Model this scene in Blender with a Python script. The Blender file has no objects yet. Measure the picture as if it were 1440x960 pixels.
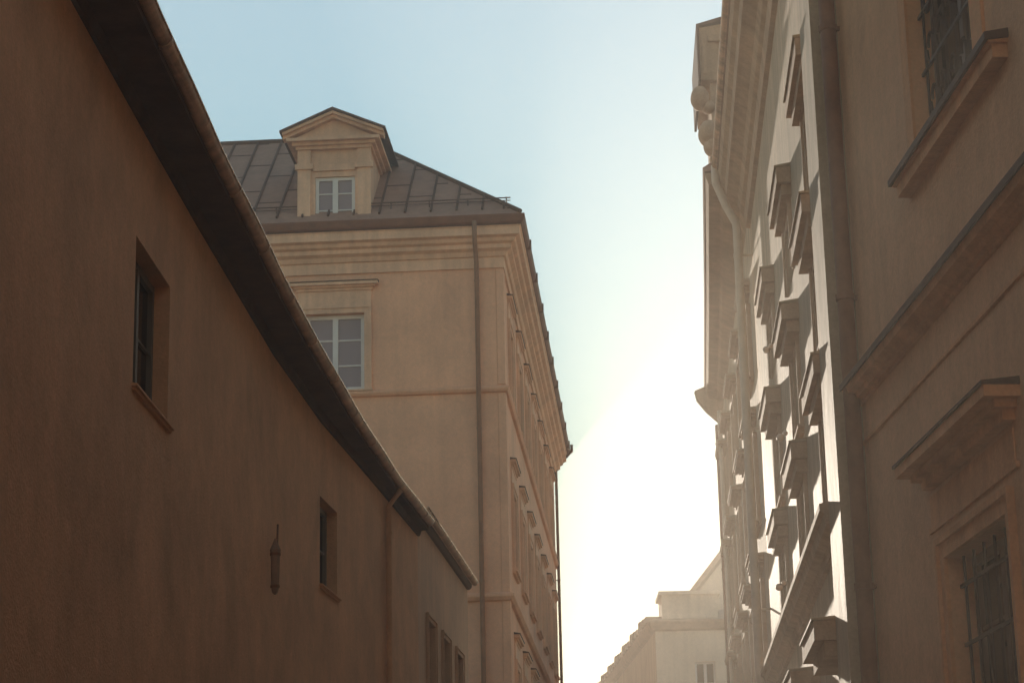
import bpy, bmesh, math, random
from mathutils import Vector, Matrix
random.seed(4)
sc = bpy.context.scene
COL = sc.collection
PI = math.pi

# ------------------------------------------------------------------ materials
def newmat(name):
    m = bpy.data.materials.new(name); m.use_nodes = True
    nt = m.node_tree; b = nt.nodes['Principled BSDF']
    return m, nt, b

def stucco(name, col, var=0.10, rough=0.85, bump=0.25, streak=0.12, spec=0.3, patch=0.91):
    """painted render: large uneven patches, rain streaks, fine grain"""
    m, nt, b = newmat(name); N = nt.nodes; L = nt.links
    tc = N.new('ShaderNodeTexCoord')
    n1 = N.new('ShaderNodeTexNoise'); n1.inputs['Scale'].default_value = 0.9
    n1.inputs['Detail'].default_value = 7; n1.inputs['Roughness'].default_value = 0.62
    L.new(tc.outputs['Object'], n1.inputs['Vector'])
    mp = N.new('ShaderNodeMapping'); mp.inputs['Scale'].default_value = (5.0, 5.0, 0.35)
    L.new(tc.outputs['Object'], mp.inputs['Vector'])
    n2 = N.new('ShaderNodeTexNoise'); n2.inputs['Scale'].default_value = 1.0
    n2.inputs['Detail'].default_value = 5
    L.new(mp.outputs['Vector'], n2.inputs['Vector'])
    n3 = N.new('ShaderNodeTexNoise'); n3.inputs['Scale'].default_value = 38
    n3.inputs['Detail'].default_value = 4
    L.new(tc.outputs['Object'], n3.inputs['Vector'])
    def rng(src, lo, hi, a=0.3, c=0.7):
        r = N.new('ShaderNodeMapRange'); r.inputs['From Min'].default_value = a
        r.inputs['From Max'].default_value = c
        r.inputs['To Min'].default_value = lo; r.inputs['To Max'].default_value = hi
        L.new(src, r.inputs['Value']); return r.outputs['Result']
    f1 = rng(n1.outputs['Fac'], 1 - var, 1 + var)
    f2 = rng(n2.outputs['Fac'], 1 - streak, 1 + streak * 0.6)
    f3 = rng(n3.outputs['Fac'], 0.94, 1.06)
    m1 = N.new('ShaderNodeMath'); m1.operation = 'MULTIPLY'; L.new(f1, m1.inputs[0]); L.new(f2, m1.inputs[1])
    m2 = N.new('ShaderNodeMath'); m2.operation = 'MULTIPLY'; L.new(m1.outputs[0], m2.inputs[0]); L.new(f3, m2.inputs[1])
    n5 = N.new('ShaderNodeTexNoise'); n5.inputs['Scale'].default_value = 0.55; n5.inputs['Detail'].default_value = 6
    n5.inputs['Distortion'].default_value = 0.6
    mp5 = N.new('ShaderNodeMapping'); mp5.inputs['Location'].default_value = (3.1, 7.7, 1.3); L.new(tc.outputs['Object'], mp5.inputs['Vector'])
    L.new(mp5.outputs['Vector'], n5.inputs['Vector'])
    f5 = rng(n5.outputs['Fac'], 1.0, patch, 0.55, 0.60)
    n6 = N.new('ShaderNodeTexNoise'); n6.inputs['Scale'].default_value = 11; n6.inputs['Detail'].default_value = 8; n6.inputs['Roughness'].default_value = 0.75
    L.new(tc.outputs['Object'], n6.inputs['Vector'])
    f6 = rng(n6.outputs['Fac'], 0.90, 1.08)
    m5 = N.new('ShaderNodeMath'); m5.operation = 'MULTIPLY'; L.new(f5, m5.inputs[0]); L.new(f6, m5.inputs[1])
    m6 = N.new('ShaderNodeMath'); m6.operation = 'MULTIPLY'; L.new(m2.outputs[0], m6.inputs[0]); L.new(m5.outputs[0], m6.inputs[1]); m2 = m6
    vm = N.new('ShaderNodeVectorMath'); vm.operation = 'SCALE'
    vm.inputs[0].default_value = col; L.new(m2.outputs[0], vm.inputs['Scale'])
    L.new(vm.outputs['Vector'], b.inputs['Base Color'])
    b.inputs['Roughness'].default_value = rough
    b.inputs['Specular IOR Level'].default_value = spec
    bp = N.new('ShaderNodeBump'); bp.inputs['Strength'].default_value = bump
    bp.inputs['Distance'].default_value = 0.02
    L.new(n3.outputs['Fac'], bp.inputs['Height'])
    bp2 = N.new('ShaderNodeBump'); bp2.inputs['Strength'].default_value = bump * 0.8
    bp2.inputs['Distance'].default_value = 0.06
    n4 = N.new('ShaderNodeTexNoise'); n4.inputs['Scale'].default_value = 3.0; n4.inputs['Detail'].default_value = 3
    L.new(tc.outputs['Object'], n4.inputs['Vector'])
    L.new(n4.outputs['Fac'], bp2.inputs['Height']); L.new(bp.outputs['Normal'], bp2.inputs['Normal'])
    L.new(bp2.outputs['Normal'], b.inputs['Normal'])
    return m

def metal(name, col, rough=0.5, metallic=0.0, var=0.25, spec=0.5):
    m, nt, b = newmat(name); N = nt.nodes; L = nt.links
    tc = N.new('ShaderNodeTexCoord')
    n1 = N.new('ShaderNodeTexNoise'); n1.inputs['Scale'].default_value = 3.5
    n1.inputs['Detail'].default_value = 8; n1.inputs['Roughness'].default_value = 0.7
    L.new(tc.outputs['Object'], n1.inputs['Vector'])
    r = N.new('ShaderNodeMapRange'); r.inputs['From Min'].default_value = 0.3; r.inputs['From Max'].default_value = 0.7
    r.inputs['To Min'].default_value = 1 - var; r.inputs['To Max'].default_value = 1 + var
    L.new(n1.outputs['Fac'], r.inputs['Value'])
    vm = N.new('ShaderNodeVectorMath'); vm.operation = 'SCALE'; vm.inputs[0].default_value = col
    L.new(r.outputs['Result'], vm.inputs['Scale']); L.new(vm.outputs['Vector'], b.inputs['Base Color'])
    r2 = N.new('ShaderNodeMapRange'); r2.inputs['To Min'].default_value = rough - 0.12; r2.inputs['To Max'].default_value = rough + 0.15
    L.new(n1.outputs['Fac'], r2.inputs['Value']); L.new(r2.outputs['Result'], b.inputs['Roughness'])
    b.inputs['Metallic'].default_value = metallic
    b.inputs['Specular IOR Level'].default_value = spec
    return m

def glass(name, col, rough=0.08):
    m, nt, b = newmat(name); N = nt.nodes; L = nt.links
    b.inputs['Base Color'].default_value = (*col, 1); b.inputs['Roughness'].default_value = rough
    b.inputs['Specular IOR Level'].default_value = 0.25; b.inputs['IOR'].default_value = 1.3
    tc = N.new('ShaderNodeTexCoord'); n = N.new('ShaderNodeTexNoise'); n.inputs['Scale'].default_value = 1.6
    L.new(tc.outputs['Object'], n.inputs['Vector'])
    bp = N.new('ShaderNodeBump'); bp.inputs['Strength'].default_value = 0.15; bp.inputs['Distance'].default_value = 0.03
    L.new(n.outputs['Fac'], bp.inputs['Height']); L.new(bp.outputs['Normal'], b.inputs['Normal'])
    return m

M = {}
M['left'] = stucco('ochre_stucco_left', (0.72, 0.385, 0.20), var=0.15, streak=0.035, bump=0.4)
M['left2'] = stucco('pale_stucco_left', (0.66, 0.40, 0.24), var=0.10)
M['mid'] = stucco('salmon_stucco', (0.84, 0.475, 0.295), var=0.10, streak=0.06)
M['midtrim'] = stucco('cream_trim', (0.82, 0.52, 0.34), var=0.14, streak=0.14)
M['near'] = stucco('brown_stucco_right', (0.70, 0.36, 0.18), var=0.10, streak=0.06)
M['neartrim'] = stucco('orange_stucco_trim', (0.70, 0.33, 0.15), var=0.1)
M['b2'] = stucco('cream_stucco_right', (0.47, 0.335, 0.21), var=0.10, streak=0.2, rough=0.75, spec=0.25, bump=0.2)
M['b2trim'] = stucco('sand_trim_right', (0.50, 0.32, 0.20), var=0.12, streak=0.15)
M['b3'] = stucco('sand_stucco_right', (0.55, 0.42, 0.29), var=0.10, streak=0.2)
M['backwall'] = stucco('bounce_house_stucco', (0.74, 0.56, 0.38), var=0.06)  # for the unseen house added as a warm bounce surface
M['far'] = stucco('haze_pale_stucco', (0.80, 0.69, 0.56), var=0.08)  # wall colour lightened to carry distance haze
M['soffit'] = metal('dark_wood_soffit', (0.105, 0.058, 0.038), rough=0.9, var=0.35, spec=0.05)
M['gutter'] = metal('old_copper_gutter', (0.58, 0.36, 0.22), rough=0.5, metallic=0.1, var=0.5)
M['rim'] = metal('glare_bright_copper', (0.72, 0.55, 0.42), rough=0.25, metallic=0.7, var=0.15)  # bright tone stands in for the glare line on the gutter lips
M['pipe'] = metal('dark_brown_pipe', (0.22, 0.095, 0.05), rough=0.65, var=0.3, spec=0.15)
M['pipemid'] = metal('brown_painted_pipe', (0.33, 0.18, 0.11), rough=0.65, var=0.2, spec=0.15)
M['pipelit'] = metal('sunlit_cream_pipe', (0.68, 0.52, 0.38), rough=0.5, var=0.15)  # pale pipe copy, sunlight brightness put into its colour
M['fartiles'] = metal('haze_pale_tiles', (0.46, 0.33, 0.24), rough=0.85)  # tile colour lightened, distance haze put into it
M['flash'] = metal('dark_sheet_flashing', (0.075, 0.034, 0.022), rough=0.65, var=0.3, spec=0.12)
M['roof'] = metal('brown_sheet_roof', (0.42, 0.235, 0.165), rough=0.75, var=0.18, spec=0.12)
M['seam'] = metal('dark_roof_seam', (0.15, 0.08, 0.055), rough=0.75, spec=0.12)
M['tiles'] = metal('brown_roof_tiles', (0.16, 0.09, 0.06), rough=0.8)
M['white'] = metal('white_window_paint', (0.74, 0.70, 0.66), rough=0.5, var=0.06)
M['brownwood'] = metal('brown_window_paint', (0.17, 0.10, 0.065), rough=0.6, var=0.15)
M['greywood'] = metal('grey_window_paint', (0.16, 0.12, 0.085), rough=0.6, var=0.12)
M['lantern'] = metal('dusty_brown_lantern', (0.30, 0.17, 0.10), rough=0.55, var=0.3)
M['iron'] = metal('black_iron', (0.022, 0.014, 0.012), rough=0.6, spec=0.2)
M['ironlight'] = metal('dusty_iron', (0.07, 0.04, 0.03), rough=0.6, spec=0.15)
M['glass'] = glass('dark_glass', (0.012, 0.008, 0.008))
M['curtain'] = glass('glass_before_curtain', (0.34, 0.27, 0.28), 0.15)
M['asphalt'] = stucco('ground_soil', (0.22, 0.17, 0.12))
M['paving'] = stucco('pavement_stone', (0.26, 0.23, 0.20))
def cobbles():
    m, nt, b = newmat('cobble_setts'); N = nt.nodes; L = nt.links
    tc = N.new('ShaderNodeTexCoord'); v = N.new('ShaderNodeTexVoronoi'); v.inputs['Scale'].default_value = 9
    L.new(tc.outputs['Object'], v.inputs['Vector'])
    cr = N.new('ShaderNodeValToRGB'); cr.color_ramp.elements[0].color = (0.34, 0.28, 0.22, 1); cr.color_ramp.elements[1].color = (0.12, 0.10, 0.08, 1)
    cr.color_ramp.elements[0].position = 0.35; cr.color_ramp.elements[1].position = 0.6
    L.new(v.outputs['Distance'], cr.inputs['Fac']); L.new(cr.outputs['Color'], b.inputs['Base Color'])
    bp = N.new('ShaderNodeBump'); bp.invert = True; L.new(v.outputs['Distance'], bp.inputs['Height']); L.new(bp.outputs['Normal'], b.inputs['Normal'])
    b.inputs['Roughness'].default_value = 0.7
    return m
M['cobble'] = cobbles()

# ------------------------------------------------------------------ paths
class Path:
    """polyline seen from above; side=+1: outward is to the right of travel, -1: to the left"""
    def __init__(s, pts, side):
        s.p = [Vector((x, y)) for x, y in pts]; n = len(s.p)
        s.s = [0.0]
        for i in range(1, n): s.s.append(s.s[-1] + (s.p[i] - s.p[i - 1]).length)
        e = []
        for i in range(n - 1):
            d = (s.p[i + 1] - s.p[i]).normalized(); e.append(Vector((d.y, -d.x)) * side)
        s.e = e
        s.n = []
        for i in range(n):
            a = e[max(0, i - 1)]; b = e[min(n - 2, i)]
            m = (a + b).normalized(); s.n.append(m / max(0.3, m.dot(a)))
        s.L = s.s[-1]
    def pt(s, t, d, z):
        k = 0
        while k < len(s.s) - 2 and t > s.s[k + 1]: k += 1
        f = (t - s.s[k]) / (s.s[k + 1] - s.s[k])
        q = s.p[k].lerp(s.p[k + 1], f); m = s.n[k].lerp(s.n[k + 1], min(1, max(0, f)))
        return Vector((q.x + m.x * d, q.y + m.y * d, z))
    def seg(s, t):
        k = 0
        while k < len(s.s) - 2 and t > s.s[k + 1]: k += 1
        return k
    def pf(s, t, d, z, k=None):
        '''like pt, but square to the wall segment (for windows, pipes, hoods)'''
        if k is None: k = s.seg(t)
        f = (t - s.s[k]) / (s.s[k + 1] - s.s[k]); q = s.p[k].lerp(s.p[k + 1], f); m = s.e[k]
        return Vector((q.x + m.x * d, q.y + m.y * d, z))
    def cuts(s, a, b, extra=()):
        v = [a, b] + [x for x in s.s if a + 1e-4 < x < b - 1e-4] + [x for x in extra if a + 1e-4 < x < b - 1e-4]
        v = sorted(v); o = [v[0]]
        for x in v[1:]:
            if x - o[-1] > 1e-4: o.append(x)
        return o

# ------------------------------------------------------------------ mesh builder
class MB:
    def __init__(s): s.bm = bmesh.new()
    def face(s, pts):
        vs = [s.bm.verts.new(p) for p in pts]
        try: s.bm.faces.new(vs)
        except ValueError: pass
    def pbox(s, P, a, b, d0, d1, z0, z1, z0b=None, z1b=None):
        """box following a path; z0b/z1b: heights at the d1 (outer) side"""
        z0b = z0 if z0b is None else z0b; z1b = z1 if z1b is None else z1b
        c = P.cuts(a, b); rings = []
        one = len(c) == 2; kk = P.seg((a + b) / 2)
        for t in c:
            rings.append([s.bm.verts.new(P.pf(t, q[0], q[1], kk) if one else P.pt(t, *q)) for q in ((d0, z0), (d1, z0b), (d1, z1b), (d0, z1))])
        for i in range(len(rings) - 1):
            for j in range(4):
                s.bm.faces.new((rings[i][j], rings[i][(j + 1) % 4], rings[i + 1][(j + 1) % 4], rings[i + 1][j]))
        s.bm.faces.new(rings[0][::-1]); s.bm.faces.new(rings[-1])
    def sweep(s, P, a, b, prof, closed=True):
        c = P.cuts(a, b); rings = [[s.bm.verts.new(P.pt(t, d, z)) for d, z in prof] for t in c]
        n = len(prof)
        for i in range(len(rings) - 1):
            for j in range(n if closed else n - 1):
                s.bm.faces.new((rings[i][j], rings[i][(j + 1) % n], rings[i + 1][(j + 1) % n], rings[i + 1][j]))
        if closed: s.bm.faces.new(rings[0][::-1]); s.bm.faces.new(rings[-1])
    def prism(s, pts, vec):
        """polygon (3D points) extruded by vec"""
        a = [s.bm.verts.new(p) for p in pts]; b = [s.bm.verts.new(Vector(p) + vec) for p in pts]; n = len(a)
        s.bm.faces.new(a[::-1]); s.bm.faces.new(b)
        for i in range(n): s.bm.faces.new((a[i], a[(i + 1) % n], b[(i + 1) % n], b[i]))
    def tube(s, pts, r, n=10, arc=None):
        pts = [Vector(p) for p in pts]; rings = []
        for i, p in enumerate(pts):
            d = (pts[min(i + 1, len(pts) - 1)] - pts[max(i - 1, 0)]).normalized()
            up = Vector((0, 0, 1)) if abs(d.z) < 0.9 else Vector((0, 1, 0))
            x = d.cross(up).normalized(); y = x.cross(d).normalized()
            rr = r[i] if isinstance(r, (list, tuple)) else r
            rings.append([s.bm.verts.new(p + (x * math.cos(2 * PI * k / n) + y * math.sin(2 * PI * k / n)) * rr) for k in range(n)])
        for i in range(len(rings) - 1):
            for k in range(n): s.bm.faces.new((rings[i][k], rings[i][(k + 1) % n], rings[i + 1][(k + 1) % n], rings[i + 1][k]))
        s.bm.faces.new(rings[0][::-1]); s.bm.faces.new(rings[-1])
    def trough(s, pts, r, th=0.006, n=12):
        """half-round gutter with wall thickness and a rolled outer lip"""
        pts = [Vector(p) for p in pts]; rings = []
        for i, p in enumerate(pts):
            d = (pts[min(i + 1, len(pts) - 1)] - pts[max(i - 1, 0)]); d.z = 0; d.normalize()
            x = Vector((d.y, -d.x, 0)); z = Vector((0, 0, 1)); ring = []
            for k in range(n + 1):
                a = PI + PI * k / n; ring.append(p + (x * math.cos(a) + z * math.sin(a)) * r)
            for k in range(n, -1, -1):
                a = PI + PI * k / n; ring.append(p + (x * math.cos(a) + z * math.sin(a)) * (r - th))
            rings.append([s.bm.verts.new(q) for q in ring])
        m = len(rings[0])
        for i in range(len(rings) - 1):
            for k in range(m): s.bm.faces.new((rings[i][k], rings[i][(k + 1) % m], rings[i + 1][(k + 1) % m], rings[i + 1][k]))
        s.bm.faces.new(rings[0][::-1]); s.bm.faces.new(rings[-1])
    def blob(s, c, r, sx=1, sy=1, sz=1):
        g = bmesh.ops.create_uvsphere(s.bm, u_segments=14, v_segments=10, radius=r)
        for v in g['verts']: v.co = Vector((v.co.x * sx, v.co.y * sy, v.co.z * sz)) + Vector(c)
    def build(s, name, mat, parent=None, smooth=False, bevel=0.0):
        if bevel: 
            ed = [e for e in s.bm.edges if len(e.link_faces) == 2 and e.calc_face_angle(0) > 0.5]
            bmesh.ops.bevel(s.bm, geom=ed, offset=bevel, segments=1, affect='EDGES', clamp_overlap=True)
        bmesh.ops.recalc_face_normals(s.bm, faces=s.bm.faces)
        me = bpy.data.meshes.new(name); s.bm.to_mesh(me); s.bm.free()
        me.materials.append(mat)
        if smooth:
            for p in me.polygons: p.use_smooth = True
        o = bpy.data.objects.new(name, me); COL.objects.link(o)
        if parent: o.parent = parent; o.matrix_parent_inverse = Matrix.Translation(-world_loc(parent))
        return o

def world_loc(o):
    v = Vector((0, 0, 0)) if o.type == 'MESH' else Vector(o.location)
    return v

def tag(o, label=None, cat=None, group=None, kind=None):
    if label: o['label'] = label
    if cat: o['category'] = cat
    if group: o['group'] = group
    if kind: o['kind'] = kind
    return o

def thing(name, loc, label, cat, group=None):
    o = bpy.data.objects.new(name, None); o.location = loc; o.empty_display_size = 0.3
    COL.objects.link(o); return tag(o, label, cat, group)

def wall_mesh(P, a, b, z0, z1, openings, reveal, back, name, mat, parent, bevel=0):
    """front surface with real openings and reveals, closed behind at depth `back`"""
    m = MB()
    ss = P.cuts(a, b, [o[0] for o in openings] + [o[1] for o in openings])
    zz = sorted(set([z0, z1] + [o[2] for o in openings] + [o[3] for o in openings]))
    # extra cut lines kept coarse
    for i in range(len(ss) - 1):
        for j in range(len(zz) - 1):
            cs, cz = (ss[i] + ss[i + 1]) / 2, (zz[j] + zz[j + 1]) / 2
            if any(o[0] < cs < o[1] and o[2] < cz < o[3] for o in openings): continue
            m.face([P.pt(ss[i], 0, zz[j]), P.pt(ss[i + 1], 0, zz[j]), P.pt(ss[i + 1], 0, zz[j + 1]), P.pt(ss[i], 0, zz[j + 1])])
    for (s0, s1, y0, y1) in openings:
        kk = P.seg((s0 + s1) / 2) if len(P.cuts(s0, s1)) == 2 else None
        F = (lambda t, d, z: P.pf(t, d, z, kk)) if kk is not None else P.pt
        for (p, q) in (((s0, y0), (s0, y1)), ((s1, y0), (s1, y1)), ((s0, y0), (s1, y0)), ((s0, y1), (s1, y1))):
            m.face([F(p[0], 0, p[1]), F(q[0], 0, q[1]), F(q[0], -reveal - 0.12, q[1]), F(p[0], -reveal - 0.12, p[1])])
    c = P.cuts(a, b)
    for i in range(len(c) - 1):
        m.face([P.pt(c[i], -back, z0), P.pt(c[i + 1], -back, z0), P.pt(c[i + 1], -back, z1), P.pt(c[i], -back, z1)])
        m.face([P.pt(c[i], 0, z1), P.pt(c[i + 1], 0, z1), P.pt(c[i + 1], -back, z1), P.pt(c[i], -back, z1)])
    for t in (a, b):
        m.face([P.pt(t, 0, z0), P.pt(t, -back, z0), P.pt(t, -back, z1), P.pt(t, 0, z1)])
    bmesh.ops.remove_doubles(m.bm, verts=m.bm.verts, dist=1e-4)
    return m.build(name, mat, parent)

def window(P, o, reveal, parent, fmat, gmat, mull=1, bars=2, fw=0.07, bw=0.025, mw=0.08, label=None, transom=None):
    s0, s1, z0, z1 = o; e = 0.004
    m = MB(); d0, d1 = -reveal - 0.06, -reveal
    m.pbox(P, s0 + e, s0 + fw, d0, d1, z0 + e, z1 - e); m.pbox(P, s1 - fw, s1 - e, d0, d1, z0 + e, z1 - e)
    m.pbox(P, s0 + fw, s1 - fw, d0, d1 - 0.002, z0 + e, z0 + fw); m.pbox(P, s0 + fw, s1 - fw, d0, d1 - 0.002, z1 - fw, z1 - e)
    edges = [s0 + fw]
    for k in range(mull):
        c = s0 + (s1 - s0) * (k + 1) / (mull + 1)
        m.pbox(P, c - mw / 2, c + mw / 2, d0, d1 + 0.012, z0 + fw, z1 - fw); edges += [c - mw / 2, c + mw / 2]
    edges.append(s1 - fw)
    zs = [z0 + (z1 - z0) * (k + 1) / (bars + 1) for k in range(bars)]
    for i in range(0, len(edges), 2):
        for z in zs: m.pbox(P, edges[i], edges[i + 1], d0 + 0.01, d1 - 0.02, z - bw / 2, z + bw / 2)
        if transom: m.pbox(P, edges[i], edges[i + 1], d0 + 0.005, d1 - 0.005, transom - 0.04, transom + 0.04)
    w = m.build('window', fmat, parent)
    if label: w['label'] = label
    g = MB(); g.pbox(P, s0 + fw * 0.5, s1 - fw * 0.5, d0 - 0.02, d0 + 0.015, z0 + fw * 0.5, z1 - fw * 0.5)
    g.build('pane', gmat, w)
    return w

def surround(P, o, w, d, parent, mat, top=True, name='window_surround', sides=True):
    s0, s1, z0, z1 = o; m = MB()
    m.pbox(P, s0 - w, s0 - 0.002, -0.01, d, z0, z1 + 0.002); m.pbox(P, s1 + 0.002, s1 + w, -0.01, d, z0, z1 + 0.002)
    m.pbox(P, s0 - w, s1 + w, -0.01, d, z1 + 0.002, z1 + w)
    # raised outer fillet of the architrave
    f = w * 0.28
    m.pbox(P, s0 - w - 0.004, s0 - w + f, d * 0.4, d + 0.025, z0, z1 + w - f); m.pbox(P, s1 + w - f, s1 + w + 0.004, d * 0.4, d + 0.025, z0, z1 + w - f)
    m.pbox(P, s0 - w - 0.004, s1 + w + 0.004, d * 0.4, d + 0.025, z1 + w - f, z1 + w + 0.004)
    return m.build(name, mat, parent, bevel=0.004)

def hood(P, a, b, z, d, parent, mat, h=0.16, name='window_hood', cap=True, capmat=None):
    """moulded cornice over a window: stepped profile with returned ends"""
    steps = [(0.35, 0.0, 0.34), (0.62, 0.34, 0.58), (1.0, 0.58, 0.94)]
    m = MB()
    for k, (f, u, v) in enumerate(steps):
        dd = d * f; e = d * (1 - f)
        m.pbox(P, a + e, b - e, -0.01, dd, z + h * u, z + h * v)
    o = m.build(name, mat, parent, bevel=0.006)
    if cap:
        c = MB(); c.pbox(P, a - 0.012, b + 0.012, -0.01, d + 0.015, z + h * 0.945, z + h * 1.2, None, z + h * 1.0 + 0.012)
        c.build('flashing', capmat or M['flash'], o)
    return o

def sillpart(P, a, b, z, d, parent, mat, h=0.08, name='window_sill'):
    m = MB(); m.pbox(P, a + 0.03, b - 0.03, -0.01, d * 0.55, z - h, z - h * 0.5); m.pbox(P, a, b, -0.01, d, z - h * 0.5, z, None, z - 0.012)
    o = m.build(name, mat, parent, bevel=0.004)
    return o

def downpipe(P, s, z0, z1, r, parent, mat, d=0.11, name='downpipe', clamp=2.0, neck=None):
    m = MB(); pts = []
    if neck:   # swan neck from the gutter above back to the wall
        for q in neck: pts.append(P.pf(s + q[0], q[1], q[2]))
    pts += [P.pf(s, d, z1), P.pf(s, d, (z0 + z1) / 2), P.pf(s, d, z0)]
    m.tube(pts, r, 12)
    o = m.build(name, mat, parent, smooth=True)
    z = z1 - 0.4; 
    while z > z0:
        c = MB(); c.tube([P.pf(s, d, z - 0.025), P.pf(s, d, z + 0.025)], r * 1.16, 12)
        c.pbox(P, s - 0.02, s + 0.02, -0.005, d, z - 0.015, z + 0.015)
        c.build('pipe_clamp', mat, o); z -= clamp
    return o

# ================================================================== setting
def sheet(name, x0, x1, y0, y1, z, mat):
    m = MB(); m.face([(x0, y0, z), (x1, y0, z), (x1, y1, z), (x0, y1, z)]); o = m.build(name, mat); o['kind'] = 'structure'; return o
sheet('ground', -280, 280, -180, 400, -0.01, M['asphalt'])
sheet('street', -2.6, 2.6, -30, 110, -0.004, M['cobble'])
def slab(name, pts):
    m = MB(); m.prism([Vector((x, y, -0.005)) for x, y in pts], Vector((0, 0, 0.125))); o = m.build(name, M['paving']); o['kind'] = 'structure'
slab('pavement', [(-3.6, -12), (-2.5, -12), (-2.2, 15), (-1.2, 36), (-1.6, 36.2), (-3.3, 15)])
slab('pavement', [(4.6, -12), (2.9, -12), (2.0, 17), (2.6, 40), (3.4, 58), (4.4, 44), (2.9, 17)])

# ================================================================== left long house
LW = Path([(-3.75, -8), (-3.42, 5), (-3.16, 14.95), (-3.06, 17.9), (-2.985, 19.9), (-2.77, 24.6), (-2.52, 27.9), (-2.13, 31.4), (-1.98, 32.8), (-1.64, 36.0)], +1)
def sy(P, y):   # path coordinate for a given world y
    for k in range(len(P.p) - 1):
        if P.p[k].y <= y <= P.p[k + 1].y or k == len(P.p) - 2:
            return P.s[k] + (y - P.p[k].y) / (P.p[k + 1].y - P.p[k].y) * (P.s[k + 1] - P.s[k])
Lh = thing('town_house', (-3.2, 16, 0), 'long brown plastered house in deep shade, dark eave and gutter curving away', 'house')
w1 = (sy(LW, 17.22), sy(LW, 18.68), 6.16, 7.42); w2 = (sy(LW, 27.85), sy(LW, 29.0), 6.28, 7.42)
w0 = (sy(LW, 8.2), sy(LW, 9.6), 6.16, 7.42)
low = [(sy(LW, y), sy(LW, y + 1.2), 1.5, 3.1) for y in (9, 14, 19, 24)]
Lw = wall_mesh(LW, 0, LW.L, 0, 8.5, [w0, w1, w2] + low, 0.15, 5.0, 'wall', M['left'], Lh)
for o in [w0, w1, w2] + low:
    w = window(LW, o, 0.14, Lh, M['greywood'], M['glass'], mull=1, bars=1, fw=0.07)
    sillpart(LW, o[0] - 0.04, o[1] + 0.10, o[2], 0.05, w, M['left'], h=0.06)
# eave boarding (soffit), following the bend, then the half-round gutter on brackets
eo = [(-3.25, -8), (-2.92, 5), (-2.66, 13.5), (-2.645, 15.2), (-2.57, 18.1), (-2.47, 20.8), (-2.325, 24.1), (-2.09, 27.8), (-1.92, 30.2), (-1.69, 32.8), (-1.35, 36.05)]
m = MB(); nseg = 60
def eave_x(y):
    for k in range(len(eo) - 1):
        if eo[k][1] <= y <= eo[k + 1][1]:
            f = (y - eo[k][1]) / (eo[k + 1][1] - eo[k][1]); return eo[k][0] + f * (eo[k + 1][0] - eo[k][0])
    return eo[-1][0]
def wall_x(y):
    for k in range(len(LW.p) - 1):
        if LW.p[k].y <= y <= LW.p[k + 1].y:
            f = (y - LW.p[k].y) / (LW.p[k + 1].y - LW.p[k].y); return LW.p[k].x + f * (LW.p[k + 1].x - LW.p[k].x)
    return LW.p[-1].x
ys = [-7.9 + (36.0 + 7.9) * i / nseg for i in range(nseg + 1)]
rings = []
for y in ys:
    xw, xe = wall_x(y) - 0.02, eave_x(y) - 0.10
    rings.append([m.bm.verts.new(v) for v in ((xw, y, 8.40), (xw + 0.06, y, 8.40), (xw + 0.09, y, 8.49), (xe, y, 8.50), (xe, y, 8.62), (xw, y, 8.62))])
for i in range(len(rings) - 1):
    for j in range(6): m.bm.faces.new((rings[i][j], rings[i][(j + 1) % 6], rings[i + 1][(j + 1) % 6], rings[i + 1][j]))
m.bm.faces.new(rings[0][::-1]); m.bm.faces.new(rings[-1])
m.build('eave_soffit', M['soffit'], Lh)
m = MB(); rings = []
for y in ys:
    xe = eave_x(y) - 0.06
    rings.append([m.bm.verts.new(v) for v in ((xe, y, 8.66), (xe, y, 8.70), (wall_x(y) - 2.4, y, 10.4), (wall_x(y) - 4.9, y, 8.70), (wall_x(y) - 4.9, y, 8.63), (xe - 0.05, y, 8.63))])
for i in range(len(rings) - 1):
    for j in range(6): m.bm.faces.new((rings[i][j], rings[i][(j + 1) % 6], rings[i + 1][(j + 1) % 6], rings[i + 1][j]))
m.bm.faces.new(rings[0][::-1]); m.bm.faces.new(rings[-1])
m.build('roof', M['tiles'], Lh)
m = MB(); gy = [y for y in ys]
m.trough([(eave_x(y) - 0.075 + 0.006 * math.sin(y * 1.9), y, 8.635 + 0.008 * math.sin(y * 1.3)) for y in ys], 0.075)
g = m.build('gutter', M['gutter'], Lh, smooth=False)
m = MB(); m.tube([(eave_x(y) + 0.002 + 0.006 * math.sin(y * 1.9), y, 8.64 + 0.008 * math.sin(y * 1.3)) for y in ys], 0.011, 8); m.build('gutter_rim', M['rim'], g, smooth=True)  # thin lip tube, coloured bright to carry the glare along the gutter
for y in [2.0 + 1.75 * k for k in range(20)]:
    if y > 35.8: break
    c = MB(); c.trough([(eave_x(y - 0.02) - 0.075, y - 0.03, 8.635), (eave_x(y) - 0.075, y + 0.03, 8.635)], 0.086, 0.012)
    c.build('gutter_bracket', M['gutter'], g)
downpipe(LW, sy(LW, 32.75), 0.1, 8.25, 0.045, Lh, M['left'], d=0.06, neck=[(0, 0.25, 8.5)])

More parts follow.
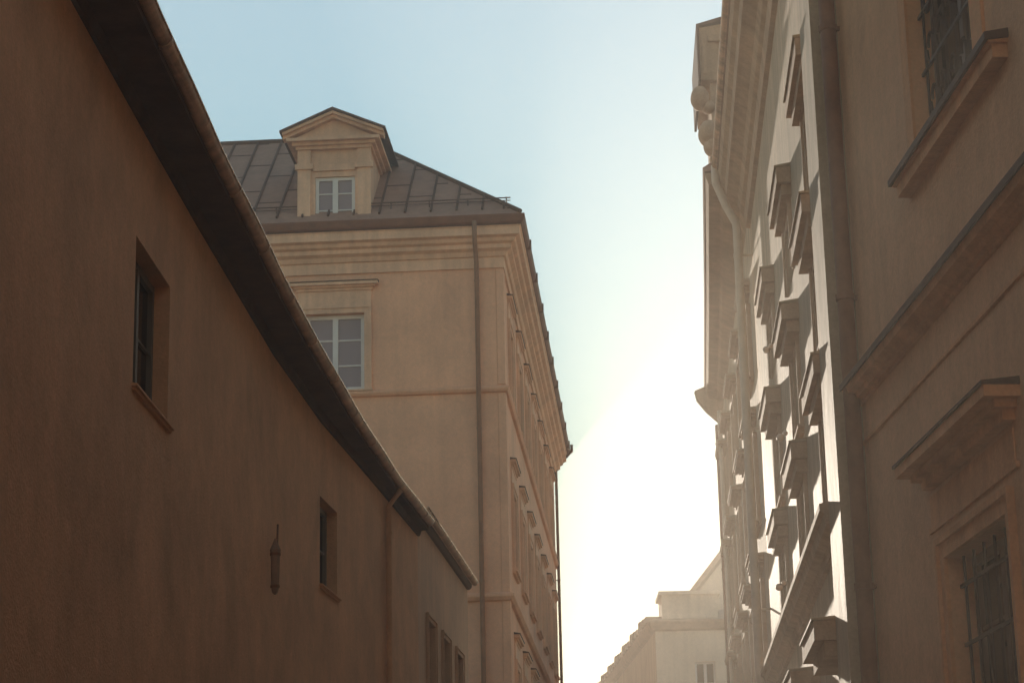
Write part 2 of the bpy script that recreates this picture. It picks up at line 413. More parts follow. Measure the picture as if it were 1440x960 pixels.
# wall lantern
lp = LW.pt(sy(LW, 24.6), 0, 0)
lan = thing('wall_lantern', (lp.x, lp.y, 6.0), 'small slim lantern on a bracket between two windows of the shaded wall', 'wall lamp')
m = MB(); s = sy(LW, 24.2)
m.tube([LW.pt(s + 0.42, 0.0, 6.02), LW.pt(s + 0.42, 0.05, 6.1), LW.pt(s + 0.42, 0.06, 6.42)], 0.012, 8)
m.tube([LW.pt(s + 0.42, 0.06, 6.12), LW.pt(s + 0.2, 0.09, 6.20), LW.pt(s, 0.10, 6.17)], 0.010, 8)
m.build('bracket', M['pipe'], lan, smooth=True)
m = MB(); m.tube([LW.pt(s, 0.10, z) for z in (5.55, 5.58, 5.64, 6.0, 6.05, 6.12, 6.18)], [0.012, 0.035, 0.045, 0.052, 0.062, 0.03, 0.010], 6)
m.build('lamp_housing', M['lantern'], lan)
for z, q in ((6.0, 0.060), (5.64, 0.052)):
    m = MB(); m.tube([LW.pt(s, 0.10, z - 0.015), LW.pt(s, 0.10, z + 0.015)], q, 6); m.build('lamp_ring', M['pipe'], lan)

# ================================================================== left second house, beyond
L2 = Path([(-1.66, 36.03), (-1.00, 43.6), (-1.02, 43.75), (-8, 44.9)], +1)
H2 = thing('town_house', (-2.4, 40, 0), 'small house squeezed between the long curved eave and the tall corner building', 'house')
ops = [(1.2, 2.2, 5.6, 7.2), (3.3, 4.3, 5.6, 7.2), (5.4, 6.4, 5.6, 7.2)]
wall_mesh(L2, 0, 7.6, 0, 8.72, ops, 0.12, 4.2, 'wall', M['left2'], H2)
for o in ops:
    w = window(L2, o, 0.1, H2, M['brownwood'], M['glass'], fw=0.06); surround(L2, o, 0.10, 0.03, H2, M['left2'])
m = MB(); m.sweep(L2, 0, 7.6, [(-0.01, 8.725), (0.05, 8.73), (0.09, 8.78), (0.09, 8.84), (-2.0, 9.9), (-4.1, 8.84), (-4.1, 8.73)]); m.build('roof', M['tiles'], H2)
m = MB(); m.trough([L2.pt(t, 0.15, 8.87) for t in (-0.1, 2, 4, 6, 7.6)], 0.06); m.build('gutter', M['gutter'], H2)
m = MB(); m.tube([L2.pt(t, 0.215, 8.875) for t in (-0.1, 2, 4, 6, 7.6)], 0.014, 8); m.build('gutter_rim', M['rim'], H2, smooth=True)  # same glare-bright colour on the second gutter's lip

# ================================================================== corner building in the middle
a = math.radians(3.585)
us = Vector((math.sin(a), math.cos(a))); uf = Vector((-math.cos(a), math.sin(a)))
C0 = Vector((-0.2, 50.0)); FL = 15.0; SL = 24.6
pl = C0 + uf * FL; pr = C0 + us * SL
MP = Path([(pl.x, pl.y), (C0.x, C0.y), (pr.x, pr.y)], +1)
def sx(x): return FL - (C0.x - x) / math.cos(a)     # front coordinate from world x
MBd = thing('corner_building', (C0.x, C0.y, 0), 'tall salmon corner building with brown sheet roof and pedimented dormer', 'building')
fr = []
for k in range(4):
    for (z0, z1) in ((14.62, 16.5), (10.5, 12.4), (6.2, 8.2), (1.6, 3.8)):
        fr.append((sx(-4.92 - 3.0 * k) , sx(-4.92 - 3.0 * k) + 1.42, z0, z1))
sd = []
for k in range(7):
    for (z0, z1) in ((14.62, 16.5), (10.5, 12.4), (6.2, 8.2)):
        s0 = FL + 1.7 + 3.3 * k; sd.append((s0, s0 + 1.25, z0, z1))
wall_mesh(MP, 0, MP.L, 0, 18.1, fr + sd, 0.13, 8.0, 'wall', M['mid'], MBd)
for o in fr + sd:
    side = o[0] > FL
    w = window(MP, o, 0.12, MBd, M['white'], M['curtain'], mull=1, bars=2, fw=0.10 if not side else 0.09, bw=0.035, mw=0.13)
    surround(MP, o, 0.17, 0.05, MBd, M['midtrim'])
    m = MB(); m.pbox(MP, o[0] - 0.17, o[1] + 0.17, -0.01, 0.035, o[3] + 0.18, o[3] + 0.56); m.build('frieze', M['midtrim'], MBd)
    hood(MP, o[0] - (0.2 if side else 0.34), o[1] + (0.2 if side else 0.34), o[3] + 0.56, 0.14 if side else 0.2, MBd, M['midtrim'], h=0.2)
    sillpart(MP, o[0] - 0.2, o[1] + 0.2, o[2] - 0.003, 0.12, w, M['midtrim'], h=0.1)
# corner lesenes
m = MB(); m.pbox(MP, FL - 0.17, FL + 0.5, -0.01, 0.03, 14.62, 17.45); m.pbox(MP, FL - 0.17, FL + 0.5, -0.01, 0.03, 0.2, 14.40)
m.build('corner_pilaster', M['mid'], MBd, bevel=0.01)
# string course
m = MB(); m.sweep(MP, 0, MP.L, [(-0.01, 14.42), (0.07, 14.44), (0.11, 14.50), (0.11, 14.55), (-0.01, 14.60)]); m.build('string_course', M['mid'], MBd)
m = MB(); m.sweep(MP, 0, MP.L, [(-0.01, 9.5), (0.07, 9.52), (0.13, 9.6), (0.13, 9.66), (-0.01, 9.72)]); m.build('string_course', M['mid'], MBd)
# main cornice
m = MB(); m.sweep(MP, -0.0, MP.L, [(-0.01, 17.48), (0.05, 17.48), (0.05, 17.74), (0.10, 17.76), (0.14, 17.86), (0.24, 17.92), (0.24, 18.02),
    (0.33, 18.06), (0.36, 18.14), (0.46, 18.18), (0.46, 18.36), (0.50, 18.40), (-0.01, 18.42)])
m.build('cornice', M['midtrim'], MBd)
# box gutter / dark eave fascia
m = MB(); m.sweep(MP, -0.0, MP.L + 0.25, [(-0.01, 18.43), (0.52, 18.43), (0.57, 18.47), (0.60, 18.60), (0.60, 18.64), (0.53, 18.64), (0.50, 18.56), (-0.01, 18.56)])
fas = m.build('eave_gutter', M['pipe'], MBd)
for k in range(9):
    t = FL + 1.5 + 2.75 * k; c = MB(); c.pbox(MP, t, t + 0.08, 0.52, 0.635, 18.42, 18.66); c.build('gutter_bracket', M['pipe'], fas)
# roof
prof = [(0.50, 18.58), (0.54, 18.64), (-3.95, 22.45), (-8.2, 18.9), (-8.2, 18.66)]
m = MB(); m.sweep(MP, -0.0, MP.L + 0.2, prof); rf = m.build('roof', M['roof'], MBd)
def slope_pt(t, k, lift=0.0):        # point on the front slope, k=0 eave..1 ridge
    p = MP.pt(t, 0.54 + (-3.95 - 0.54) * k, 18.64 + 3.81 * k + lift); return p
def seam(p, q, nrm, w=0.022, h=0.05):
    d = (q - p).normalized(); x = d.cross(nrm).normalized() * w
    m.prism([p - x, p + x, p + x + nrm * h, p - x + nrm * h], q - p)
nf = Vector((0.0, 0, 0))
e1 = slope_pt(5, 1) - slope_pt(5, 0); nf = Vector((-uf.x, -uf.y, 0)).cross(e1).normalized(); nf = nf if nf.z > 0 else -nf
lat = Vector((-uf.x, -uf.y, 0))
eave_c = slope_pt(FL, 0)             # corner point of the eave
k = 0
for k in range(26):
    u = 0.35 + 0.62 * k             # distance left of the eave corner
    p = eave_c + Vector((uf.x, uf.y, 0)) * u
    f = min(1.0, u / 4.49)
    perp = Vector((us.x, us.y, 0)) * 4.49 + Vector((0, 0, 3.81))
    m = MB(); seam(p + perp * 0.06, p + perp * f, nf)
    if k < 26:                        # staggered cross welts
        for c in (0.3, 0.62, 0.9):
            cc = c + (0.08 if k % 2 else -0.06)
            if cc < f: 
                q = p + perp * cc; m.prism([q, q + nf * 0.012, q + nf * 0.012 + perp.normalized() * 0.04, q + perp.normalized() * 0.04], lat * 0.6 if cc < f - 0.14 else lat * 0.3)
    m.build('roof_seam', M['seam'], rf)
m = MB(); m.tube([slope_pt(0, 1, 0.03), MP.pt(FL, -3.95, 22.48)], 0.07, 8); m.tube([MP.pt(FL, -3.95, 22.48), MP.pt(FL, 0.5, 18.72)], 0.055, 8)
m.tube([MP.pt(FL, -3.95, 22.48), MP.pt(MP.L, -3.95, 22.48)], 0.07, 8); m.build('ridge_cap', M['seam'], rf)
# snow rail
m = MB(); 
def rail_pt(u, h): return eave_c + Vector((uf.x, uf.y, 0)) * u + (Vector((us.x, us.y, 0)) * 4.49 + Vector((0, 0, 3.81))) * 0.115 + Vector((0, 0, h))
m.tube([rail_pt(0.3, 0.16), rail_pt(15, 0.16)], 0.016, 6); m.tube([rail_pt(0.3, 0.09), rail_pt(15, 0.09)], 0.012, 6)
for i in range(16): m.tube([rail_pt(0.4 + 0.93 * i, -0.02), rail_pt(0.4 + 0.93 * i, 0.18)], 0.014, 6)
m.build('snow_rail', M['seam'], rf)
m = MB()  # stubby snow guard bits near the corner
for i in range(1):
    p = slope_pt(FL - 0.25 * i - 0.2, 0.06 + 0.0 * i); m.prism([p, p + lat * 0.05, p + lat * 0.05 + Vector((0, 0, 0.14)), p + Vector((0, 0, 0.16))], Vector((0, 0.02, 0)))
m.build('snow_guard', M['seam'], rf)
# dormer
D0, D1 = sx(-5.07), sx(-3.33); dw = (sx(-4.67), sx(-3.70), 18.66, 19.92)
DP = Path([(MP.pt(0, 0.16, 0).x, MP.pt(0, 0.16, 0).y), (MP.pt(FL - 1, 0.16, 0).x, MP.pt(FL - 1, 0.16, 0).y)], +1)
dorm = wall_mesh(DP, D0, D1, 18.62, 20.72, [dw], 0.12, 2.4, 'dormer', M['midtrim'], MBd)
w = window(DP, dw, 0.06, dorm, M['white'], M['curtain'], mull=1, bars=2, fw=0.085, bw=0.03, mw=0.13)
m = MB()
m.pbox(DP, D0 - 0.02, D0 + 0.30, 0.0, 0.06, 18.62, 20.10); m.pbox(DP, D1 - 0.30, D1 + 0.02, 0.0, 0.06, 18.62, 20.10)
m.pbox(DP, D0 - 0.08, D0 + 0.36, 0.0, 0.11, 20.10, 20.24); m.pbox(DP, D1 - 0.36, D1 + 0.08, 0.0, 0.11, 20.10, 20.24)
m.pbox(DP, D0 + 0.36, D1 - 0.36, 0.0, 0.05, 20.06, 20.22)
m.pbox(DP, D0 - 0.02, D0 + 0.30, 0.0, 0.07, 20.24, 20.62); m.pbox(DP, D1 - 0.30, D1 + 0.02, 0.0, 0.07, 20.24, 20.62)
m.build('dormer_pilaster', M['midtrim'], dorm, bevel=0.008)
m = MB()
for (e, z0, z1, dd) in ((0.06, 20.60, 20.68, 0.12), (0.14, 20.68, 20.76, 0.2), (0.26, 20.76, 20.84, 0.32)):
    m.pbox(DP, D0 - e, D1 + e, -2.3, dd, z0, z1)
m.build('dormer_cornice', M['midtrim'], dorm, bevel=0.006)
mid = (D0 + D1) / 2; hw = (D1 - D0) / 2 + 0.36
m = MB(); pa, pb, pc = DP.pt(mid - hw + 0.1, 0.06, 20.84), DP.pt(mid + hw - 0.1, 0.06, 20.84), DP.pt(mid, 0.06, 21.38)
m.prism([pa, pb, pc], Vector((us.x, us.y, 0)) * 2.6); m.build('pediment', M['midtrim'], dorm)
m = MB()   # raking cornice: two sloping mouldings
for sgn in (-1, 1):
    for (o1, o2, dd) in ((0.0, 0.08, 0.22), (0.08, 0.15, 0.32)):
        A = DP.pt(mid + sgn * hw, dd, 20.84 + o1); B = DP.pt(mid, dd, 21.36 + o1); 
        A2 = DP.pt(mid + sgn * hw, dd, 20.84 + o2); B2 = DP.pt(mid, dd, 21.36 + o2)
        m.prism([A, B, B2, A2], Vector((us.x, us.y, 0)) * (dd + 0.05))
m.build('raking_cornice', M['midtrim'], dorm)
m = MB()
for sgn in (-1, 1):
    A = DP.pt(mid + sgn * (hw + 0.06), 0.38, 20.97); B = DP.pt(mid, 0.38, 21.53)
    m.prism([A, B, B + Vector((0, 0, 0.05)), A + Vector((0, 0, 0.05))], Vector((us.x, us.y, 0)) * 3.3)
m.build('dormer_roof', M['seam'], dorm)
# downpipes
downpipe(MP, sx(-0.80), 0.2, 17.55, 0.055, MBd, M['pipemid'], d=0.12, clamp=3.6, neck=[(0, 0.56, 18.5), (0, 0.54, 18.1), (0, 0.50, 17.98)])
e = MP.L
downpipe(MP, e - 0.3, 0.2, 17.9, 0.05, MBd, M['pipe'], d=0.10, clamp=3.5, neck=[(0.15, 0.66, 18.74), (0.15, 0.66, 18.50), (0.05, 0.48, 18.30), (0, 0.12, 18.16)])

# ================================================================== right near palace
az_n = math.radians(-3.548); un = Vector((math.sin(az_n), math.cos(az_n))); Pn = Vector((3.131, 13.0))
s_off = 22.0
a0 = Pn - un * s_off; a1 = Pn + un * 4.49
NP = Path([(a0.x, a0.y), (a1.x, a1.y)], -1)
S = lambda v: v + s_off
NB = thing('palace', (3.1, 14, 0), 'shaded brown building with barred windows and a long string cornice', 'building')
up = (S(0.47), S(2.13), 7.14, 9.4); lo = (S(0.58), S(2.15), 2.2, 4.225)
more = [(S(0.5 - 4.2 * k), S(2.1 - 4.2 * k), z0, z1) for k in (1, 2) for z0, z1 in ((7.14, 9.4), (2.2, 4.225))]
wall_mesh(NP, 0, S(4.49), 0, 12.2, [up, lo] + more, 0.2, 7.0, 'wall', M['near'], NB)
def palace_window(o, upper):
    w = window(NP, o, 0.17, NB, M['brownwood'], M['glass'], mull=1, bars=3, fw=0.07, bw=0.03, mw=0.09)
    # iron grille in the opening
    m = MB(); n = 6
    for i in range(n):
        s = o[0] + (o[1] - o[0]) * (i + 0.5) / n
        m.tube([NP.pt(s, -0.08, o[2] + 0.01), NP.pt(s, -0.08, o[3] - 0.01)], 0.011, 6)
    for i in range(5):
        z = o[2] + (o[3] - o[2]) * (i + 0.5) / 5; m.pbox(NP, o[0] + 0.01, o[1] - 0.01, -0.09, -0.07, z - 0.012, z + 0.012)
    if upper:      # scrolls between the bars
        for i in range(n - 1):
            s = o[0] + (o[1] - o[0]) * (i + 1) / n
            for j in range(5):
                z = o[2] + (o[3] - o[2]) * (j + 1.0) / 5.6
                pts = [NP.pt(s + 0.10 * math.cos(q * PI / 6) * (0.45 + q / 22), -0.08, z + 0.16 * math.sin(q * PI / 6) * (0.45 + q / 22)) for q in range(13)]
                m.tube(pts, 0.012, 5)
    m.build('window_grille', M['ironlight'], NB)
for o in [up] + [q for q in more if q[2] > 5]:
    palace_window(o, True)
    m = MB(); m.pbox(NP, o[0] - 0.26, o[0] - 0.001, -0.01, 0.022, o[2], o[3] + 0.25); m.pbox(NP, o[1] + 0.001, o[1] + 0.20, -0.01, 0.022, o[2], o[3] + 0.25); m.pbox(NP, o[0] - 0.001, o[1] + 0.001, -0.01, 0.022, o[3] + 0.001, o[3] + 0.25)
    m.build('window_surround', M['neartrim'], NB, bevel=0.004)
    c = o[1] + 0.34; b = o[0] - 0.74
    m = MB(); m.pbox(NP, b + 0.05, c - 0.05, -0.01, 0.10, 7.0 - 0.03, 7.06); m.pbox(NP, b + 0.02, c - 0.02, -0.01, 0.13, 7.06, 7.09)
    sl = m.build('window_sill', M['neartrim'], NB, bevel=0.005)
    m = MB(); m.pbox(NP, b, c, -0.01, 0.155, 7.09, 7.15, 7.07, 7.12); m.build('flashing', M['flash'], sl, bevel=0.003)
for o in [lo] + [q for q in more if q[2] < 5]:
    palace_window(o, False)
    surround(NP, o, 0.145, 0.03, NB, M['neartrim'])
    m = MB(); m.pbox(NP, o[0] - 0.30, o[1] + 0.38, -0.01, 0.02, 4.46, 4.50); m.pbox(NP, o[0] - 0.25, o[1] + 0.33, -0.01, 0.012, 4.50, 4.72); m.build('frieze', M['neartrim'], NB)
    hood(NP, o[0] - 0.45, o[1] + 0.42, 4.76, 0.23, NB, M['neartrim'], h=0.20)
    sillpart(NP, o[0] - 0.2, o[1] + 0.2, 2.19, 0.14, NB, M['neartrim'], h=0.12)
m = MB(); m.sweep(NP, 0, S(4.49), [(-0.01, 5.895), (0.025, 5.90), (0.03, 5.925), (0.07, 5.93), (0.09, 5.965), (0.14, 5.975), (0.155, 6.03), (-0.01, 6.06)])
co = m.build('string_cornice', M['neartrim'], NB)
m = MB(); m.sweep(NP, 0, S(4.49), [(-0.01, 6.062), (0.16, 6.032), (0.178, 6.02), (0.178, 6.075), (-0.01, 6.15)]); m.build('flashing', M['flash'], co)
m = MB(); m.sweep(NP, 0, S(4.49), [(-0.01, 5.565), (0.02, 5.57), (0.02, 5.595), (-0.01, 5.605)]); m.build('string_moulding', M['neartrim'], NB)
m = MB(); m.sweep(NP, 0, S(4.49), [(-0.01, 11.6), (0.15, 11.7), (0.4, 12.0), (0.45, 12.2), (-3.5, 14.2), (-7.0, 12.3), (-0.01, 12.1)]); m.build('roof', M['tiles'], NB)
downpipe(NP, S(4.40), 0.2, 12.0, 0.068, NB, M['pipe'], d=0.10, clamp=2.4)

# ================================================================== second right building (sunlit sliver)
a2 = math.radians(3.407); u2 = Vector((math.sin(a2), math.cos(a2))); P2 = Vector((2.78, 17.72))
q2 = P2 + u2 * 13.25
BP = Path([(P2.x, P2.y), (q2.x, q2.y)], -1)
B2 = thing('palace', (P2.x, P2.y, 0), 'cream building with sun raking its pilaster and rows of window hoods', 'building')
cols = [2.05, 5.55, 9.2]; rows = [(6.72, 7.95, 8.16, 0.17), (8.62, 9.5, 9.68, 0.16), (10.3, 11.3, 11.5, 0.15), (4.75, 0, 0, 0)]
ops = []
for c in cols:
    w_ = 1.0
    for (z0, z1) in ((1.0, 3.7), (5.45, 6.35), (7.0, 7.9), (8.75, 9.4)):
        ops.append((c - 0.45, c + 0.45, z0, z1))
wall_mesh(BP, 0, BP.L, 0, 12.6, ops, 0.14, 6.5, 'wall', M['b2'], B2)
for o in ops:
    window(BP, o, 0.12, B2, M['brownwood'], M['glass'], fw=0.07)
    surround(BP, o, 0.14, 0.02, B2, M['b2trim'])
hood_d = {3.7: (0.30, 4.22), 6.35: (0.17, 6.60), 7.9: (0.19, 8.12), 9.4: (0.16, 9.66), 11.2: (0.15, 11.45)}
for o in ops:
    d, z = hood_d[o[3]]
    m = MB(); a_, b_ = o[0] - 0.36, o[1] + 0.36
    m.pbox(BP, a_ + 0.08, b_ - 0.08, -0.01, d * 0.7, z - 0.14, z - 0.02); m.pbox(BP, a_, b_, -0.01, d, z - 0.02, z + 0.16, None, z + 0.145)
    h_ = m.build('window_hood', M['b2trim'], B2, bevel=0.008)
    m = MB(); m.pbox(BP, a_ - 0.01, b_ + 0.01, -0.01, d + 0.02, z + 0.165, z + 0.20, z + 0.15, z + 0.17); m.build('flashing', M['b2'], h_)
    if 6.5 < o[2] < 8: sillpart(BP, o[0] - 0.18, o[1] + 0.18, o[2] - 0.004, 0.07, B2, M['b2trim'], h=0.09)
m = MB(); m.pbox(BP, 0.0, 1.12, -0.01, 0.12, 0.3, 11.9)
m.build('corner_pilaster', M['b2'], B2, bevel=0.01)
m = MB(); m.sweep(BP, 1.122, BP.L, [(-0.01, 5.08), (0.04, 5.09), (0.06, 5.17), (0.14, 5.20), (0.16, 5.29), (0.20, 5.31), (0.20, 5.37), (-0.01, 5.42)]); m.build('string_cornice', M['b2trim'], B2)
m = MB(); m.sweep(BP, 0, BP.L, [(-0.01, 11.95), (0.06, 11.97), (0.08, 12.18), (0.13, 12.22), (0.17, 12.34), (0.28, 12.42), (0.33, 12.44), (0.35, 12.60), (0.41, 12.66), (0.44, 12.78), (-0.01, 12.80)])
m.build('eave_cornice', M['b2trim'], B2)
m = MB(); m.sweep(BP, 0, BP.L, [(-0.01, 12.81), (0.45, 12.81), (0.48, 12.90), (0.45, 12.96), (-3.2, 15.0), (-6.5, 12.9)]); m.build('roof', M['roof'], B2)
m = MB(); m.trough([BP.pt(t, 0.46, 12.9) for t in (0, 4, 8, 13.2)], 0.07); m.build('gutter', M['gutter'], B2)
downpipe(BP, 12.95, 0.2, 11.85, 0.062, B2, M['pipelit'], d=0.21, clamp=2.6, neck=[(0.12, 0.48, 12.90), (0.12, 0.48, 12.62), (0.06, 0.34, 12.22), (0.0, 0.22, 11.95)])
for k, z in enumerate((8.9, 7.35, 5.9)):
    m = MB(); m.blob(BP.pt(8.9 - 1.8 * (k == 1), 0.12, z), 0.045); m.blob(BP.pt(8.9 - 1.8 * (k == 1), 0.06, z + 0.05), 0.03); m.build('wall_hook', M['pipelit'], B2, smooth=True)

# ================================================================== third right building, overhanging eave and scrolled dormer
P3 = Path([(3.575, 31.0), (4.30, 44.2)], -1)
B3 = thing('palace', (3.9, 36, 0), 'building with wide overhanging eave and scrolled dormer outlined against the sky', 'building')
ops = []
for c in (1.6, 4.4, 7.2, 10.0, 12.3):
    for z0, z1 in ((1, 3.4), (5.3, 6.8), (7.8, 9.0), (10.0, 11.0)): ops.append((c - 0.45, c + 0.45, z0, z1))
wall_mesh(P3, 0.01, P3.L, 0, 12.3, ops, 0.12, 6, 'wall', M['b3'], B3)
for o in ops:
    window(P3, o, 0.1, B3, M['brownwood'], M['glass'], fw=0.07); surround(P3, o, 0.12, 0.04, B3, M['b2trim'])
    hood(P3, o[0] - 0.3, o[1] + 0.3, o[3] + 0.28, 0.17, B3, M['b2trim'], h=0.16, capmat=M['b3'])
    sillpart(P3, o[0] - 0.2, o[1] + 0.2, o[2] - 0.004, 0.08, B3, M['b2trim'])
E3 = Path([(2.95, 31.0), (3.48, 37.5), (4.0, 44.2)], -1)
m = MB(); m.sweep(E3, 0.0, E3.L, [(-0.75, 12.28), (-0.60, 12.3), (-0.50, 12.5), (-0.26, 12.6), (-0.22, 12.66), (-0.04, 12.68), (0.0, 12.80), (0.0, 12.86), (-0.75, 12.88)]); m.build('eave_cornice', M['b2trim'], B3)
m = MB(); m.sweep(E3, 0.0, E3.L, [(-0.7, 12.89), (0.02, 12.89), (0.04, 12.95), (-3.4, 15.0), (-6.3, 12.95)]); m.build('roof', M['roof'], B3)
m = MB(); c = 44.05
m.prism([(4.42, c, 12.0), (3.98, c, 12.42), (3.80, c, 12.66), (3.76, c, 12.84), (3.95, c, 12.92), (4.5, c, 12.92), (4.5, c, 12.0)], Vector((0, 0.2, 0))); m.build('corner_bracket', M['b2trim'], B3)
downpipe(P3, P3.L - 0.15, 0.2, 12.1, 0.05, B3, M['pipe'], d=0.10, clamp=2.6)
downpipe(P3, P3.L - 1.4, 0.2, 12.1, 0.045, B3, M['pipelit'], d=0.10, clamp=2.6)
# scrolled dormer at the near end
dm = MB(); y0 = 31.35
dm.prism([(3.12, y0, 12.95), (3.12, y0, 14.55), (5.3, y0, 14.55), (5.3, y0, 12.95)], Vector((0.10, 1.9, 0)))
dmo = dm.build('dormer', M['b2trim'], B3)
m = MB()
m.prism([(2.98, y0 - 0.1, 14.46), (2.98, y0 - 0.1, 15.32), (3.6, y0 - 0.1, 15.42), (5.4, y0 - 0.1, 15.42), (5.4, y0 - 0.1, 14.46)], Vector((0.1, 2.1, 0)))
m.prism([(3.02, y0 - 0.14, 14.55), (3.02, y0 - 0.14, 15.20), (3.07, y0 - 0.14, 15.20), (3.07, y0 - 0.14, 14.55)], Vector((0, 0.05, 0)))
m.prism([(3.10, y0 - 0.16, 15.08), (3.10, y0 - 0.16, 15.18), (3.5, y0 - 0.16, 15.18), (3.5, y0 - 0.16, 15.08)], Vector((0, 0.07, 0)))
m.build('dormer_gable', M['b2trim'], dmo, bevel=0.01)
m = MB(); m.prism([(2.93, y0 - 0.16, 14.44), (2.93, y0 - 0.16, 15.36), (3.30, y0 - 0.16, 15.47), (5.4, y0 - 0.16, 15.60), (5.4, y0 - 0.16, 15.52), (3.3, y0 - 0.16, 15.41), (2.968, y0 - 0.16, 15.33), (2.968, y0 - 0.16, 14.44)], Vector((0.1, 2.2, 0))); m.build('dormer_roof', M['flash'], dmo)
m = MB()
m.blob((2.95, y0, 14.20), 0.15, 0.95, 1.6, 1.25); m.blob((3.08, y0, 14.05), 0.10, 1, 1.5, 1); m.blob((3.06, y0, 13.62), 0.17, 0.95, 1.6, 1.2)
m.blob((3.11, y0, 13.42), 0.14, 1, 1.4, 1.2); m.blob((3.22, y0, 13.2), 0.13, 1.3, 1.4, 0.9)
m.build('scroll_ornament', M['b2trim'], dmo, smooth=True)

# ================================================================== far buildings closing the street
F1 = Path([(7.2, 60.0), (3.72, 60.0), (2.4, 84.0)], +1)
FB = thing('town_house', (4, 60, 0), 'distant house in haze-pale colours with flat attic and jagged tiled eave', 'house')
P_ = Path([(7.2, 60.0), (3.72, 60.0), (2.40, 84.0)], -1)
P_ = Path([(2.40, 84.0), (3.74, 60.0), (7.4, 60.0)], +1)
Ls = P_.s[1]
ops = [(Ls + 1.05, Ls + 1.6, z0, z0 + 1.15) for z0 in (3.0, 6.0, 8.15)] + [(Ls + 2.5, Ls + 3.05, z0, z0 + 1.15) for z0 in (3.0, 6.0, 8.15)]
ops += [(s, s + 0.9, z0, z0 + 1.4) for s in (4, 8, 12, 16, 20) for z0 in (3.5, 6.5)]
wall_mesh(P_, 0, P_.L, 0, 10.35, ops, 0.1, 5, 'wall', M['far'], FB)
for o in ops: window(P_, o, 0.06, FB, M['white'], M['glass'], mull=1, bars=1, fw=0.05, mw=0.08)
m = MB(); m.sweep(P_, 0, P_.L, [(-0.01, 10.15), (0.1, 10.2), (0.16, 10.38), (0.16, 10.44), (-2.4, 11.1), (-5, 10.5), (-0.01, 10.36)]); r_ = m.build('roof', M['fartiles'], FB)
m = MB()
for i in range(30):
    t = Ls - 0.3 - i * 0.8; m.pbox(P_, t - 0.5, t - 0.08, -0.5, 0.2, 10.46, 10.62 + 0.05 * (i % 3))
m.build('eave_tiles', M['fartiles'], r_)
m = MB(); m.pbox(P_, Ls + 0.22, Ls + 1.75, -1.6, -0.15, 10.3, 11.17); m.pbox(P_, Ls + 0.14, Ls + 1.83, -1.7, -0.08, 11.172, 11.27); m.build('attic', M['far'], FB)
F2 = Path([(4.9, 63.0), (9.5, 63.0)], +1)
G = thing('gable_house', (7, 63, 0), 'distant house in haze-pale colours with sloping roof behind the flat attic', 'house')
m = MB(); m.prism([(5.05, 66, 0), (5.05, 66, 11.7), (6.35, 66, 13.25), (8.5, 66, 14.6), (11, 66, 13.0), (11, 66, 0)], Vector((0, 9, 0))); m.build('wall', M['far'], G)
m = MB(); m.prism([(4.9, 65.8, 11.62), (6.3, 65.8, 13.32), (8.5, 65.8, 14.72), (8.5, 65.8, 14.86), (6.2, 65.8, 13.44), (4.8, 65.8, 11.72)], Vector((0, 9.4, 0))); m.build('roof', M['fartiles'], G)
m = MB(); m.pbox(Path([(5.4, 66), (6.2, 66)], +1), 0.2, 0.7, -0.05, 0.03, 9.4, 10.6); m.build('window', M['white'], G)

# ================================================================== unseen house added behind the viewer to bounce sunlight into the street
BK = Path([(16, -26), (-16, -26)], +1)
KB = thing('town_house', (0, -26, 0), 'unseen cream house added behind the viewer to bounce warm sunlight', 'house')
ops = [(1.5 + 3.0 * i, 2.7 + 3.0 * i, z0, z0 + 1.9) for i in range(10) for z0 in (1.2, 5.0, 8.8, 12.6)]
wall_mesh(BK, 0, BK.L, 0, 17, ops, 0.15, 8, 'wall', M['backwall'], KB)
for o in ops: window(BK, o, 0.12, KB, M['white'], M['glass'], mull=1, bars=2, fw=0.08)
m = MB(); m.sweep(BK, 0, BK.L, [(-0.01, 16.4), (0.2, 16.6), (0.5, 16.95), (0.5, 17.1), (-4, 20.5), (-8.3, 17.1), (-0.01, 17.02)]); m.build('roof', M['tiles'], KB)

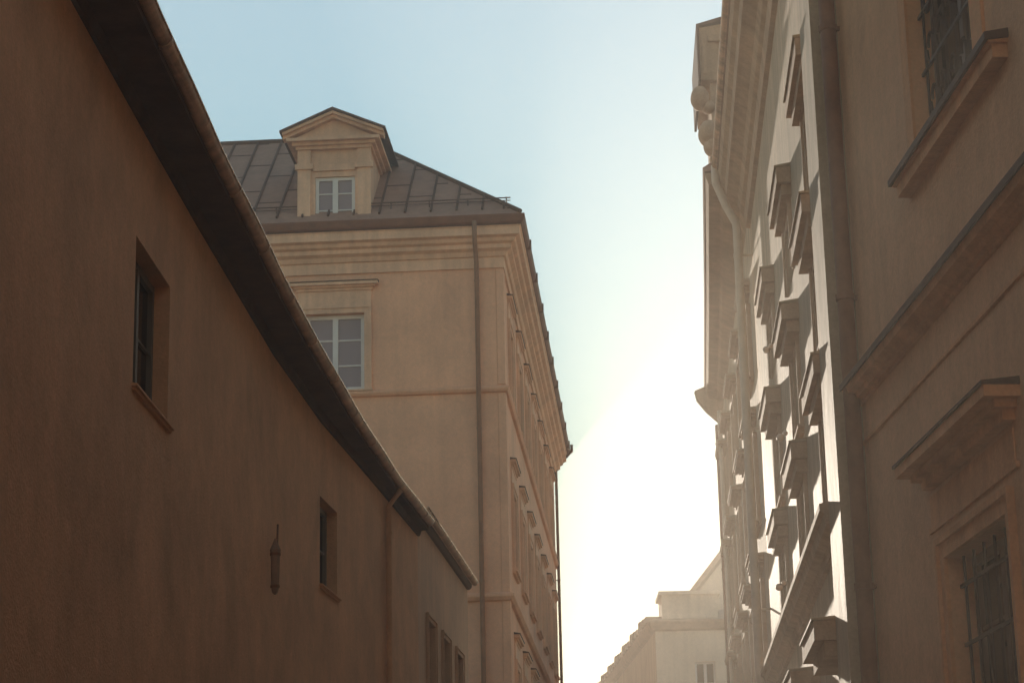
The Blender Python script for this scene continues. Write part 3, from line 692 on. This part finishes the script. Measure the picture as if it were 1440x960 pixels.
# ================================================================== haze
hz = MB(); bmesh.ops.create_cube(hz.bm, size=1)
for v in hz.bm.verts: v.co = Vector((v.co.x * 600, v.co.y * 620 + 110, v.co.z * 26 + 12))
HZ = hz.build('haze', None) if False else None
me = bpy.data.meshes.new('haze'); hz.bm.to_mesh(me); hz.bm.free()
HZ = bpy.data.objects.new('haze', me); COL.objects.link(HZ); tag(HZ, 'thin warm sunlit haze filling the street', 'haze', kind='stuff')
hm = bpy.data.materials.new('haze_volume'); hm.use_nodes = True; nt = hm.node_tree; nt.nodes.clear()
out = nt.nodes.new('ShaderNodeOutputMaterial'); pv = nt.nodes.new('ShaderNodeVolumePrincipled')
HAZE_D = 0.0045
pv.inputs['Density'].default_value = HAZE_D; pv.inputs['Color'].default_value = (1.0, 0.90, 0.79, 1); pv.inputs['Anisotropy'].default_value = 0.5
nt.links.new(pv.outputs['Volume'], out.inputs['Volume']); me.materials.append(hm)

# ================================================================== light
SUN_AZ, SUN_EL = -0.4, 10.6
w = bpy.data.worlds.new('World'); sc.world = w; w.use_nodes = True; nt = w.node_tree
bg = nt.nodes['Background']; sky = nt.nodes.new('ShaderNodeTexSky'); sky.sky_type = 'NISHITA'; sky.sun_disc = False
sky.sun_elevation = math.radians(SUN_EL); sky.sun_rotation = math.radians(SUN_AZ)
sky.air_density = 1.9; sky.dust_density = 0.0; sky.ozone_density = 3.3; sky.altitude = 200
nt.links.new(sky.outputs['Color'], bg.inputs['Color']); bg.inputs['Strength'].default_value = 0.10
sd_ = bpy.data.lights.new('sun', 'SUN'); sd_.energy = 4.5; sd_.angle = math.radians(0.5); sd_.color = (1.0, 0.87, 0.71)
so = bpy.data.objects.new('sun', sd_); COL.objects.link(so)
sdir = Vector((math.sin(math.radians(SUN_AZ)) * math.cos(math.radians(SUN_EL)), math.cos(math.radians(SUN_AZ)) * math.cos(math.radians(SUN_EL)), math.sin(math.radians(SUN_EL))))
so.rotation_euler = sdir.to_track_quat('Z', 'Y').to_euler()

# ================================================================== camera
cd = bpy.data.cameras.new('camera'); cam = bpy.data.objects.new('camera', cd); COL.objects.link(cam)
cd.sensor_width = 36; cd.lens = 36 * 3090 / 1440; cd.clip_end = 2000; cd.clip_start = 0.1
cam.matrix_world = Matrix.Translation((0, 0, 1.6)) @ Matrix.Rotation(PI / 2 + math.radians(15.7), 4, 'X') @ Matrix.Rotation(math.radians(-1.25), 4, 'Z')
sc.camera = cam
sc.render.engine = 'CYCLES'
sc.view_settings.view_transform = 'Standard'; sc.view_settings.look = 'None'; sc.view_settings.gamma = 1
sc.view_settings.exposure = 0.9
sc.cycles.volume_bounces = 1; sc.cycles.max_bounces = 6
